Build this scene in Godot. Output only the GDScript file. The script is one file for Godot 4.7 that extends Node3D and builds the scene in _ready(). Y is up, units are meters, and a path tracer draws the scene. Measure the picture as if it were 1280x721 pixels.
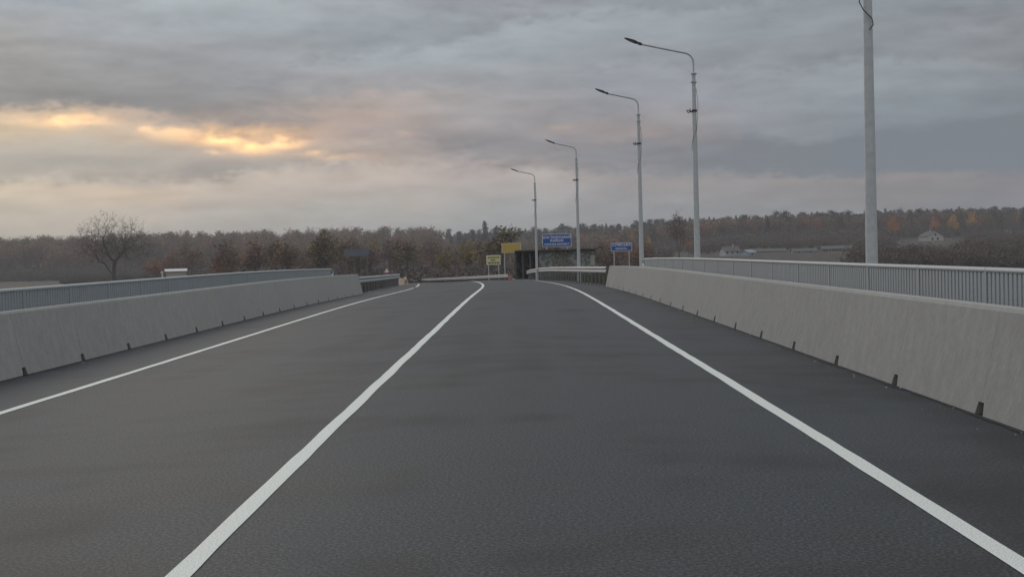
extends Node3D
# A road bridge at dusk under heavy cloud, seen from a car. Camera at the origin, 1.52 m above the road; the road runs towards -z.

# ---- road alignment: natural cubic splines over the distance z (metres ahead)
const KN := [4.0, 8.0, 13.0, 20.0, 28.0, 37.0, 46.0, 56.0, 68.0, 82.0, 100.0]
const XK := [0.0, 0.022, 0.0515, 0.0937, 0.1408, 0.194, 0.2271, 0.1329, -0.3351, -1.4198, -3.3543]
const XM := [0.0, 0.0001286, 0.0000169, -0.0000395, 0.0000276, -0.0000536, -0.0013023, -0.0028618, -0.0032115, -0.0021094, 0.0]
const YK := [0.1136, 0.1434, 0.1658, 0.1897, 0.219, 0.2304, 0.1865, 0.0938, -0.023, -0.2019, -0.7001]
const YM := [0.0, -0.0009605, -0.0001061, 0.0001365, -0.0002328, -0.000839, -0.0005075, 0.0000482, 0.0000144, -0.0014, 0.0]

var rng := RandomNumberGenerator.new()
var used := {}
var M := {}

func spline(k: Array, m: Array, z: float) -> float:
	var n := KN.size()
	if z < KN[0]:
		var h: float = KN[1] - KN[0]
		var s: float = (k[1] - k[0]) / h - h * (2.0 * m[0] + m[1]) / 6.0
		return k[0] + s * (z - KN[0])
	var j := n - 2
	for i in n - 1:
		if z <= KN[i + 1]:
			j = i
			break
	var t: float = z - KN[j]
	var w: float = KN[j + 1] - KN[j]
	return k[j] + t * ((k[j + 1] - k[j]) / w - w * (2.0 * m[j] + m[j + 1]) / 6.0) + t * t * m[j] / 2.0 + t * t * t * (m[j + 1] - m[j]) / (6.0 * w)

func road_x(z: float) -> float:
	if z > 100.0:
		var d := z - 100.0
		return -3.3543 - 0.118 * d - 0.00092 * d * d
	return spline(XK, XM, z)

func road_y(z: float) -> float:
	if z > 100.0:
		return maxf(-0.7001 - 0.0215 * (z - 100.0), -5.4)
	return spline(YK, YM, z)

func rp(z: float, o: float, up: float) -> Vector3:
	return Vector3(road_x(z) + o, road_y(z) - 0.0265 * absf(o) + up, -z)

# ---- mesh building: flat faces carry their own normals, tubes are smooth
class Mb:
	var v := PackedVector3Array()
	var n := PackedVector3Array()
	var c := PackedColorArray()
	var col := Color(1, 1, 1)
	func tri(a: Vector3, b: Vector3, d: Vector3) -> void:
		var nn := (d - a).cross(b - a).normalized()
		v.append(a); v.append(b); v.append(d)
		n.append(nn); n.append(nn); n.append(nn)
		c.append(col); c.append(col); c.append(col)
	func quad(a: Vector3, b: Vector3, d: Vector3, e: Vector3) -> void:
		tri(a, b, d)
		tri(a, d, e)
	func quad_from(a: Vector3, b: Vector3, d: Vector3, e: Vector3, inside: Vector3) -> void:
		if (d - a).cross(b - a).dot((a + b + d + e) / 4.0 - inside) < 0.0:
			quad(e, d, b, a)
		else:
			quad(a, b, d, e)
	func tri_from(a: Vector3, b: Vector3, d: Vector3, inside: Vector3) -> void:
		if (d - a).cross(b - a).dot((a + b + d) / 3.0 - inside) < 0.0:
			tri(d, b, a)
		else:
			tri(a, b, d)
	func hexa(p: Array) -> void:  # four below, four above, same order
		var mid := Vector3.ZERO
		for q in p:
			mid += q / 8.0
		for f in [[0, 1, 2, 3], [4, 5, 6, 7], [0, 1, 5, 4], [1, 2, 6, 5], [2, 3, 7, 6], [3, 0, 4, 7]]:
			quad_from(p[f[0]], p[f[1]], p[f[2]], p[f[3]], mid)
	func box(at: Vector3, s: Vector3, b := Basis()) -> void:
		var p := []
		for y in [-0.5, 0.5]:
			for q in [[-0.5, -0.5], [0.5, -0.5], [0.5, 0.5], [-0.5, 0.5]]:
				p.append(at + b * Vector3(q[0] * s.x, y * s.y, q[1] * s.z))
		hexa(p)
	func tube(pts: Array, rad: Array, sides: int, caps := true) -> void:
		var rings := []
		var last := Vector3.ZERO
		for i in pts.size():
			var d: Vector3 = (pts[mini(i + 1, pts.size() - 1)] - pts[maxi(i - 1, 0)]).normalized()
			var s := d.cross(Vector3(0, 0, 1) if absf(d.z) < 0.9 else Vector3(1, 0, 0)).normalized()
			if i > 0 and last.length() > 0.1:
				s = (last - d * last.dot(d)).normalized()
			last = s
			var t := d.cross(s)
			var ring := []
			for k in sides:
				var a := TAU * k / sides
				ring.append([pts[i] + (s * cos(a) + t * sin(a)) * rad[i], s * cos(a) + t * sin(a)])
			rings.append(ring)
		for i in pts.size() - 1:
			for k in sides:
				var k2 := (k + 1) % sides
				for w in [[i, k], [i + 1, k], [i + 1, k2], [i, k], [i + 1, k2], [i, k2]]:
					v.append(rings[w[0]][w[1]][0]); n.append(rings[w[0]][w[1]][1]); c.append(col)
		if caps:
			for e in [[0, pts[0] - (pts[1] - pts[0])], [pts.size() - 1, pts[-1] + (pts[-1] - pts[-2])]]:
				for k in range(1, sides - 1):
					tri_from(rings[e[0]][0][0], rings[e[0]][k][0], rings[e[0]][k + 1][0], pts[e[0]] * 2.0 - e[1])
	func mesh() -> ArrayMesh:
		var a := []
		a.resize(Mesh.ARRAY_MAX)
		a[Mesh.ARRAY_VERTEX] = v
		a[Mesh.ARRAY_NORMAL] = n
		a[Mesh.ARRAY_COLOR] = c
		var m := ArrayMesh.new()
		m.add_surface_from_arrays(Mesh.PRIMITIVE_TRIANGLES, a)
		return m

func sweep(m: Mb, profile: Array, zs: Array, up := 0.0) -> void:  # closed profile of (offset, height) carried along the road
	var n := profile.size()
	var mid := Vector2.ZERO
	for p in profile:
		mid += p / n
	for i in zs.size() - 1:
		var c := (rp(zs[i], mid.x, mid.y + up) + rp(zs[i + 1], mid.x, mid.y + up)) / 2.0
		for k in n:
			var p: Vector2 = profile[k]
			var q: Vector2 = profile[(k + 1) % n]
			var a := rp(zs[i], p.x, p.y + up)
			var b := rp(zs[i], q.x, q.y + up)
			var d := rp(zs[i + 1], q.x, q.y + up)
			var e := rp(zs[i + 1], p.x, p.y + up)
			var out := Vector3(q.y - p.y, -(q.x - p.x), 0)
			var area := 0.0
			for j in n:
				area += profile[j].cross(profile[(j + 1) % n])
			if area < 0.0:
				out = -out
			m.quad_from(a, b, d, e, (a + b + d + e) / 4.0 - out)
	for e in [0, zs.size() - 1]:
		var flat := PackedVector2Array(profile)
		var t := Geometry2D.triangulate_polygon(flat)
		var zi: float = zs[e]
		var inside := rp(zs[1 if e == 0 else e - 1], mid.x, mid.y + up)
		for k in range(0, t.size(), 3):
			m.tri_from(rp(zi, flat[t[k]].x, flat[t[k]].y + up), rp(zi, flat[t[k + 1]].x, flat[t[k + 1]].y + up), rp(zi, flat[t[k + 2]].x, flat[t[k + 2]].y + up), inside)

func zlist(a: float, b: float, step: float) -> Array:
	var n := maxi(1, int(ceil((b - a) / step)))
	var r := []
	for i in n + 1:
		r.append(a + (b - a) * i / n)
	return r

# ---- scene tree
func numbered(called: String) -> String:
	used[called] = used.get(called, 0) + 1
	return called if used[called] == 1 else "%s_%03d" % [called, used[called] - 1]

func tag(o: Node3D, label: String, category: String, group := "") -> Node3D:
	o.set_meta("label", label)
	o.set_meta("category", category)
	if group:
		o.set_meta("group", group)
	return o

func base(called: String, at: Vector3, label: String, category: String, group := "") -> Node3D:
	var o := Node3D.new()
	o.name = numbered(called)
	add_child(o)
	o.position = at
	return tag(o, label, category, group)

func part(called: String, mesh: Mesh, mat: Material, parent: Node3D, at := Vector3.ZERO, turn := Basis()) -> MeshInstance3D:
	var o := MeshInstance3D.new()
	o.name = numbered(called) if parent == self else called
	o.mesh = mesh
	o.material_override = mat
	o.transform = Transform3D(turn, at)
	parent.add_child(o, true)
	return o

func struct(called: String, mesh: Mesh, mat: Material) -> MeshInstance3D:
	var o := part(called, mesh, mat, self)
	o.set_meta("kind", "structure")
	return o

func copy(o: Node3D, called: String, at: Vector3, label: String, group := "") -> Node3D:
	var c: Node3D = o.duplicate()
	c.name = numbered(called)
	add_child(c)
	c.position = at
	c.set_meta("label", label)
	if group:
		c.set_meta("group", group)
	return c

# ---- materials
func lin(r: float, g: float, b: float) -> Color:
	return Color(r, g, b).linear_to_srgb()

func mat(c: Color, rough: float, metal := 0.0, vcol := false) -> StandardMaterial3D:
	var m := StandardMaterial3D.new()
	m.albedo_color = c
	m.roughness = rough
	m.metallic = metal
	m.vertex_color_use_as_albedo = vcol
	m.cull_mode = BaseMaterial3D.CULL_DISABLED
	return m

func noise_tex(size: int, freq: float, octaves: int, lo: Color, hi: Color, seed_: int, normal := false, strength := 4.0, from := 0.0, to := 1.0, gain := 0.5) -> NoiseTexture2D:
	var t := NoiseTexture2D.new()
	var n := FastNoiseLite.new()
	n.seed = seed_
	n.noise_type = FastNoiseLite.TYPE_SIMPLEX_SMOOTH
	n.frequency = freq
	n.fractal_octaves = octaves
	n.fractal_gain = gain
	t.noise = n
	t.width = size
	t.height = size
	t.seamless = true
	t.as_normal_map = normal
	t.bump_strength = strength
	if not normal:
		var g := Gradient.new()
		g.offsets = PackedFloat32Array([from, to])
		g.colors = PackedColorArray([lo, hi])
		t.color_ramp = g
	return t

func grained(c: Color, rough: float, metal: float, vcol: bool, tex: Texture2D, scale: float, nrm: Texture2D = null, nscale := 1.0, depth := 1.0) -> StandardMaterial3D:
	var m := mat(c, rough, metal, vcol)
	m.albedo_texture = tex
	m.uv1_triplanar = true
	m.uv1_world_triplanar = true
	m.uv1_scale = Vector3.ONE * scale
	if nrm:
		m.normal_enabled = true
		m.normal_texture = nrm
		m.normal_scale = depth
	return m

func fn(seed_: int, freq: float, oct := 4) -> FastNoiseLite:
	var n := FastNoiseLite.new()
	n.seed = seed_
	n.noise_type = FastNoiseLite.TYPE_SIMPLEX_SMOOTH
	n.frequency = freq
	n.fractal_octaves = oct
	return n

# ---- the sky: air and cloud colours measured on a grid of directions, broken up by warped noise
const SKY_X := [0.0, 160.0, 320.0, 480.0, 640.0, 800.0, 960.0, 1120.0, 1280.0]
const SKY_Y := [0.0, 35.0, 70.0, 105.0, 130.0, 150.0, 170.0, 190.0, 208.0, 225.0, 245.0, 270.0, 300.0]
const SKY := [
	[0xa0a8b0, 0xa6aeb4, 0xa8b0b6, 0xa0a6ae, 0x9699a2, 0x9aa3ab, 0x949ea6, 0x8e979f, 0x8a929a],
	[0xa5a7aa, 0xa2a8af, 0xa0a8af, 0x98a0a8, 0x9ca4ac, 0x9ba5ad, 0x969fa7, 0x8f969e, 0x8e9299],
	[0xa4a2a0, 0xa2a4a8, 0x989ca2, 0x98a0a7, 0x9aa3aa, 0x989fa7, 0x939aa2, 0x9098a0, 0x8e9298],
	[0x9e9d9c, 0x9c9c9d, 0x9b9da2, 0xa0a0a4, 0x9ca0a6, 0x969ba3, 0x949ba3, 0x919ba2, 0x889097],
	[0x989796, 0x969697, 0x9c9898, 0xb0a6a2, 0xa2a0a3, 0x9698a0, 0x949aa3, 0x8a949d, 0x828c94],
	[0xc6b6a4, 0xbaaa9c, 0xa89e9a, 0xb9aaa2, 0xa09ea2, 0x9c9a9e, 0x92979f, 0x868f98, 0x7e8790],
	[0xcebea8, 0xc8b8a6, 0xc8ac94, 0xaca09d, 0x9a999e, 0xa0999a, 0x8c929a, 0x7f8892, 0x78818a],
	[0xc8beb0, 0xc0b7ac, 0xb2a8a0, 0xb4a8a2, 0x9c9a9e, 0x8e9097, 0x838a93, 0x767f89, 0x727a84],
	[0xbab5ac, 0xb4afa7, 0xaca6a1, 0xb8ada6, 0xaaa3a2, 0x8e8f95, 0x7e858e, 0x707984, 0x6c7580],
	[0xb8b2a8, 0xb8b0a6, 0xbeb2a6, 0xb8ada6, 0xaca6a4, 0x989495, 0x928f91, 0x868487, 0x828186],
	[0xccbeaa, 0xcabaa8, 0xbeb4aa, 0xb4aca6, 0xa8a6a5, 0x949598, 0x8f8f92, 0x86868a, 0x808187],
	[0xc4bbac, 0xc0b7ab, 0xb4b0a9, 0xacaba8, 0xa0a2a3, 0x929599, 0x8c9095, 0x80838a, 0x7a7e85],
	[0xbeb6aa, 0xb8b2a8, 0xb0ada8, 0xa6a8a7, 0x9a9ea0, 0x8e9296, 0x888c91, 0x7c8086, 0x767a81]]
const GLOW := [[70.0, 152.0, 12.0, 4.0, 0.8], [100.0, 155.0, 42.0, 7.0, 0.40], [60.0, 152.0, 80.0, 11.0, 0.22], [212.0, 166.0, 34.0, 4.0, 0.30], [285.0, 175.0, 20.0, 5.0, 1.1], [265.0, 172.0, 60.0, 7.0, 0.38],
	[326.0, 183.0, 28.0, 5.5, 0.95], [372.0, 181.0, 22.0, 8.0, 0.7], [345.0, 182.0, 66.0, 12.0, 0.28], [280.0, 189.0, 9.0, 3.5, 0.35], [420.0, 196.0, 22.0, 3.5, 0.22], [460.0, 194.0, 30.0, 3.5, 0.14], [520.0, 167.0, 14.0, 3.0, 0.10], [727.0, 162.0, 12.0, 5.0, 0.10]]
# edges of the cloud sheets: [points, gain above, its reach, gain below, its reach]
const EDGES := [
	[[[-300, 236], [0, 238], [60, 228], [90, 220], [125, 231], [165, 221], [230, 228], [320, 214], [420, 206], [480, 203], [530, 213], [600, 208], [700, 212], [760, 216]], -0.09, 30.0, 0.10, 40.0],
	[[[620, 206], [720, 212], [860, 214], [960, 210], [1120, 214], [1280, 212], [1600, 212]], -0.10, 50.0, 0.08, 32.0],
	[[[-300, 142], [0, 142], [60, 138], [160, 140], [260, 152], [330, 163], [400, 163]], -0.10, 55.0, 0.06, 12.0],
	[[[330, 84], [520, 66], [640, 30], [760, 20], [1000, 8]], -0.09, 40.0, 0.07, 42.0],
	[[[-300, 40], [0, 36], [120, 52], [260, 74], [380, 92], [520, 88], [640, 84]], 0.06, 30.0, -0.08, 34.0],
	[[[700, 96], [820, 84], [960, 92], [1100, 70], [1280, 84], [1600, 90]], -0.08, 30.0, 0.06, 44.0],
	[[[780, 150], [900, 166], [1000, 180], [1130, 168], [1280, 150], [1600, 150]], 0.06, 40.0, -0.08, 40.0]]
const LUMPS := [[545.0, 164.0, 34.0, 12.0, -0.14], [600.0, 180.0, 60.0, 12.0, -0.07], [1215.0, 46.0, 48.0, 9.0, 0.12], [1275.0, 80.0, 18.0, 12.0, -0.12], [700.0, 200.0, 50.0, 9.0, 0.05], [1000.0, 225.0, 60.0, 8.0, 0.05]]
var sky_lin := []
var nw: FastNoiseLite
var nb: FastNoiseLite
var nf: FastNoiseLite

func sky_at(az: float, el: float) -> Color:
	# az and el in radians; the grid is laid in degrees of a 51-degree window and continues evenly outside it
	var near := clampf(az, -0.6, 0.6)
	var x := 640.0 + 1400.0 * (tan(near) + 1.47 * (az - near))
	var y := 320.0 - 1400.0 * tan(minf(el, 1.2)) / cos(near)
	var turn := 0.026 * (x - 640.0)
	y -= turn * clampf(1.0 - (absf(x - 640.0) - 640.0) / 500.0, 0.0, 1.0)
	var p := Vector3(cos(az) * 3.0, el * 9.0, sin(az) * 3.0)
	var wx := nw.get_noise_3d(p.x * 4.0, p.y * 3.0, p.z * 4.0)
	var wy := nw.get_noise_3d(p.x * 3.5 + 31.0, p.y * 3.5 + 7.0, p.z * 3.5 - 11.0)
	var fine := nf.get_noise_3d(p.x * 9.0 + wx, p.y * 9.0 + wy, p.z * 9.0)
	var puff := nf.get_noise_3d(p.x * 16.0 - 40.0, p.y * 19.0 + 5.0, p.z * 16.0)
	var gx := x + 60.0 * wx + 26.0 * fine
	var gy := y + 14.0 * wy + 12.0 * fine + 16.0 * (0.3 - absf(puff))
	# away from the window the columns swing back towards the middle of the range, so the whole round is one overcast
	var cx := gx
	if gx < 0.0:
		cx = lerpf(0.0, 560.0, smoothstep(0.0, 1500.0, -gx))
	elif gx > 1280.0:
		cx = lerpf(1280.0, 760.0, smoothstep(0.0, 2400.0, gx - 1280.0))
	var cy := clampf(gy, 0.0, 299.9)
	var i := clampi(int(cx / 160.0), 0, 7)
	var u := clampf(cx / 160.0 - i, 0.0, 1.0)
	u = u * u * (3.0 - 2.0 * u)
	var j := 0
	while j < 11 and cy > SKY_Y[j + 1]:
		j += 1
	var w: float = clampf((cy - SKY_Y[j]) / (SKY_Y[j + 1] - SKY_Y[j]), 0.0, 1.0)
	w = smoothstep(0.1, 0.9, w)
	var a: Color = sky_lin[j][i].lerp(sky_lin[j][i + 1], u)
	var b: Color = sky_lin[j + 1][i].lerp(sky_lin[j + 1][i + 1], u)
	var c := a.lerp(b, w)
	# thin lit gap between the cloud sheets
	var gsum := 0.0
	for g in GLOW:
		var dx: float = (x + 26.0 * wx + 22.0 * fine + 12.0 * puff - g[0]) / g[2]
		var dy: float = (y + 5.0 * wy + 9.0 * fine + 5.0 * puff - g[1]) / g[3]
		var d := dx * dx + dy * dy
		if d < 9.0:
			gsum += g[4] * exp(-d)
	gsum *= 1.0 + 0.8 * fine + 0.7 * puff
	c = c + Color(1.0, 0.53, 0.14) * gsum * 1.1
	# sheet edges and single lumps
	var bank := 0.0
	var ex := x + 30.0 * wx + 20.0 * fine
	var ey := y + 6.0 * wy + 13.0 * fine + 22.0 * (0.22 - absf(puff))
	for e in EDGES:
		var q: Array = e[0]
		if ex < q[0][0] or ex > q[-1][0]:
			continue
		for m in q.size() - 1:
			if ex <= q[m + 1][0]:
				var t: float = (ex - q[m][0]) / (q[m + 1][0] - q[m][0])
				var over: float = ey - lerpf(q[m][1], q[m + 1][1], t)
				var ends: float = smoothstep(0.0, 90.0, ex - q[0][0]) * smoothstep(0.0, 90.0, q[-1][0] - ex)
				bank += ends * lerpf(e[1] * exp(minf(over, 0.0) / e[2]), e[3] * exp(-maxf(over, 0.0) / e[4]), smoothstep(-8.0, 8.0, over))
				break
	for l in LUMPS:
		bank += l[4] * exp(-pow((ex - l[0]) / l[2], 2.0) - pow((ey - l[1]) / l[3], 2.0))
	# cloud texture
	var streak := nb.get_noise_3d(p.x * 6.0 + wx * 1.2, p.y * 14.0 + wy * 1.5, p.z * 6.0)
	c = c * lerpf(1.0, 0.93, smoothstep(500.0, 900.0, x) * smoothstep(0.02, 0.1, el))
	var k := 1.0 + 1.1 * bank + 0.17 * streak + 0.10 * fine + 0.13 * (0.25 - absf(puff))
	# higher up the sheet is seen through less of its depth and is lighter, as overcast skies are
	var s := sin(maxf(el, 0.0))
	k *= 1.0 + ZENITH * smoothstep(0.2, 1.0, s)
	var high := smoothstep(0.25, 0.6, s)
	var grey := (c.r + c.g + c.b) / 3.0
	c = c.lerp(Color(grey * 0.96, grey * 1.0, grey * 1.05), high * 0.7)
	return Color(c.r * k * 1.015, c.g * k, c.b * k * 0.98)

const ZENITH := 1.3

func make_sky() -> PanoramaSkyMaterial:
	nw = fn(11, 0.5, 4)
	nb = fn(23, 0.55, 5)
	nf = fn(37, 0.6, 7)
	nf.fractal_gain = 0.62
	for row in SKY:
		var r := []
		for h in row:
			r.append(Color.hex((h << 8) | 0xff).srgb_to_linear() * 1.04)
		sky_lin.append(r)
	var im := Image.create(512, 256, false, Image.FORMAT_RGBF)
	for y in 128:
		for x in 512:
			im.set_pixel(x, y, sky_at(wrapf((x + 0.5) / 512.0 * TAU, -PI, PI), (0.5 - (y + 0.5) / 256.0) * PI))
	var low := sky_at(0.0, 0.002)
	for y in range(128, 256):
		for x in 512:
			im.set_pixel(x, y, low * 0.35)
	im.resize(4096, 2048, Image.INTERPOLATE_BILINEAR)
	for y in range(1024 - 200, 1024):
		for x in range(-330, 330):
			im.set_pixel(posmod(x, 4096), y, sky_at((x + 0.5) / 4096.0 * TAU, (0.5 - (y + 0.5) / 2048.0) * PI))
	var m := PanoramaSkyMaterial.new()
	m.panorama = ImageTexture.create_from_image(im)
	return m

# ---- terrain
var nt: FastNoiseLite

func ground(x: float, z: float) -> float:
	var ratio := x / maxf(z, 60.0)
	var s := smoothstep(-0.02, 0.25, ratio)
	var y := -5.0 + s * 13.0 * pow(clampf((z - 200.0) / 500.0, 0.0, 1.5), 1.2)
	y += (1.0 - s) * 11.0 * smoothstep(600.0, 820.0, z)
	return y + 0.5 * nt.get_noise_2d(x, z)

func _ready() -> void:
	rng.seed = 20241
	# camera
	var cam := Camera3D.new()
	cam.name = "camera"
	cam.fov = 28.88
	cam.near = 0.1
	cam.far = 6000.0
	cam.position = Vector3(0, 1.52, 0)
	cam.rotation = Vector3(deg_to_rad(-1.6565), 0, -0.026)
	add_child(cam)
	cam.current = true
	# sky and air
	var env := Environment.new()
	env.background_mode = Environment.BG_SKY
	env.sky = Sky.new()
	env.sky.sky_material = make_sky()
	env.tonemap_mode = Environment.TONE_MAPPER_LINEAR
	env.tonemap_exposure = 1.0
	env.sdfgi_enabled = true
	env.ssao_enabled = true
	env.ssil_enabled = true
	env.fog_enabled = true
	env.fog_density = 0.00042
	env.fog_light_color = Color(0.98, 0.97, 0.98)
	var we := WorldEnvironment.new()
	we.name = "environment"
	we.environment = env
	add_child(we)
	# the low sun behind the cloud bank, ahead and to the left
	var sun := DirectionalLight3D.new()
	sun.name = "sun"
	sun.light_energy = 0.15
	sun.light_color = Color(1.0, 0.94, 0.87)
	sun.light_angular_distance = 30.0
	sun.shadow_enabled = true
	var az := deg_to_rad(-24.0)
	var el := deg_to_rad(12.0)
	sun.basis = Basis.looking_at(-Vector3(sin(az) * cos(el), sin(el), -cos(az) * cos(el)))
	add_child(sun)

	nt = fn(5, 0.01, 3)
	make_materials()
	setting()
	road_things()
	roadside()
	buildings()
	trees()

func make_materials() -> void:
	var asph := noise_tex(1024, 0.075, 5, Color(0.26, 0.26, 0.265), Color(1, 1, 1), 3, false, 4.0, 0.22, 0.78, 0.8)
	var asph_n := noise_tex(1024, 0.2, 3, Color.BLACK, Color.WHITE, 4, true, 6.0)
	M.asphalt = grained(lin(0.088, 0.098, 0.113), 0.68, 0.0, true, asph, 0.43, asph_n, 1.0, 0.15)
	M.asphalt.metallic_specular = 0.5
	var worn := noise_tex(1024, 0.09, 5, Color(0.80, 0.81, 0.80), Color(1, 1, 1), 8, false, 4.0, 0.1, 0.6)
	M.paint = grained(lin(0.80, 0.82, 0.77), 0.6, 0.0, false, worn, 0.7, asph_n, 1.0, 0.4)
	var conc := noise_tex(1024, 0.012, 6, Color(0.94, 0.937, 0.93), Color(1, 1, 1), 15, false, 4.0, 0.2, 0.8)
	var conc_n := noise_tex(512, 0.08, 4, Color.BLACK, Color.WHITE, 16, true, 3.0)
	M.concrete = grained(lin(0.370, 0.366, 0.352), 0.9, 0.0, true, conc, 0.5, conc_n, 1.0, 0.2)
	M.concrete.uv1_scale = Vector3(0.45, 0.2, 0.45)
	M.slab = grained(lin(0.36, 0.35, 0.33), 0.9, 0.0, false, conc, 0.4)
	var galv := noise_tex(512, 0.02, 4, Color(0.92, 0.93, 0.94), Color(1, 1, 1), 21, false, 4.0, 0.2, 0.8)
	M.galv = grained(lin(0.60, 0.62, 0.62), 0.55, 0.15, false, galv, 0.6)
	M.rail = grained(lin(0.36, 0.39, 0.41), 0.6, 0.15, false, galv, 3.0)
	M.handrail = grained(lin(0.50, 0.52, 0.52), 0.55, 0.15, false, galv, 3.0)
	M.beam = grained(lin(0.48, 0.48, 0.47), 0.6, 0.15, false, galv, 1.5)
	M.beam_dark = grained(lin(0.16, 0.155, 0.15), 0.8, 0.1, false, galv, 1.5)
	M.lamp = mat(lin(0.05, 0.055, 0.06), 0.5, 0.2)
	M.lens = mat(lin(0.5, 0.52, 0.52), 0.25)
	M.cable = mat(lin(0.05, 0.05, 0.05), 0.7)
	M.blue = mat(lin(0.02, 0.10, 0.38), 0.5)
	M.white = mat(lin(0.78, 0.79, 0.78), 0.55)
	M.yellow = mat(lin(0.68, 0.63, 0.28), 0.6)
	M.amber = mat(lin(0.58, 0.40, 0.09), 0.6)
	M.ink = mat(lin(0.04, 0.04, 0.035), 0.7)
	M.red = mat(lin(0.45, 0.06, 0.04), 0.6)
	M.cream = mat(lin(0.75, 0.62, 0.46), 0.7)
	M.rust = mat(lin(0.30, 0.12, 0.05), 0.8)
	var soil := noise_tex(1024, 0.01, 6, Color(0.55, 0.56, 0.5), Color(1, 1, 1), 31, false, 4.0, 0.2, 0.8)
	M.soil = grained(Color(1, 1, 1), 0.95, 0.0, true, soil, 0.02)
	M.verge = grained(lin(0.085, 0.085, 0.05), 0.95, 0.0, false, soil, 0.25)
	M.leaf = mat(Color(1, 1, 1), 0.9, 0.0, true)
	M.bark = mat(Color(1, 1, 1), 0.95, 0.0, true)
	M.roof_grey = mat(lin(0.10, 0.10, 0.10), 0.9)
	M.roof_zinc = mat(lin(0.28, 0.29, 0.29), 0.8)
	M.roof_white = mat(lin(0.66, 0.65, 0.62), 0.6)
	M.roof_dark = mat(lin(0.09, 0.09, 0.095), 0.9)
	M.wall_white = mat(lin(0.45, 0.45, 0.43), 0.9)
	M.wall_blue = mat(lin(0.32, 0.42, 0.52), 0.9)
	M.wall_beige = mat(lin(0.40, 0.37, 0.31), 0.9)
	M.wall_brown = mat(lin(0.16, 0.12, 0.09), 0.9)
	M.glass = mat(lin(0.03, 0.035, 0.04), 0.15)
	M.shelter = grained(lin(0.30, 0.305, 0.29), 0.95, 0.0, false, noise_tex(512, 0.012, 4, Color(0.66, 0.7, 0.68), Color(1, 1, 1), 41, false, 4.0, 0.25, 0.75), 0.35)
	M.shelter_dark = grained(lin(0.16, 0.165, 0.175), 0.95, 0.0, false, noise_tex(512, 0.03, 4, Color(0.6, 0.6, 0.65), Color(1, 1, 1), 42), 0.6)

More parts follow.
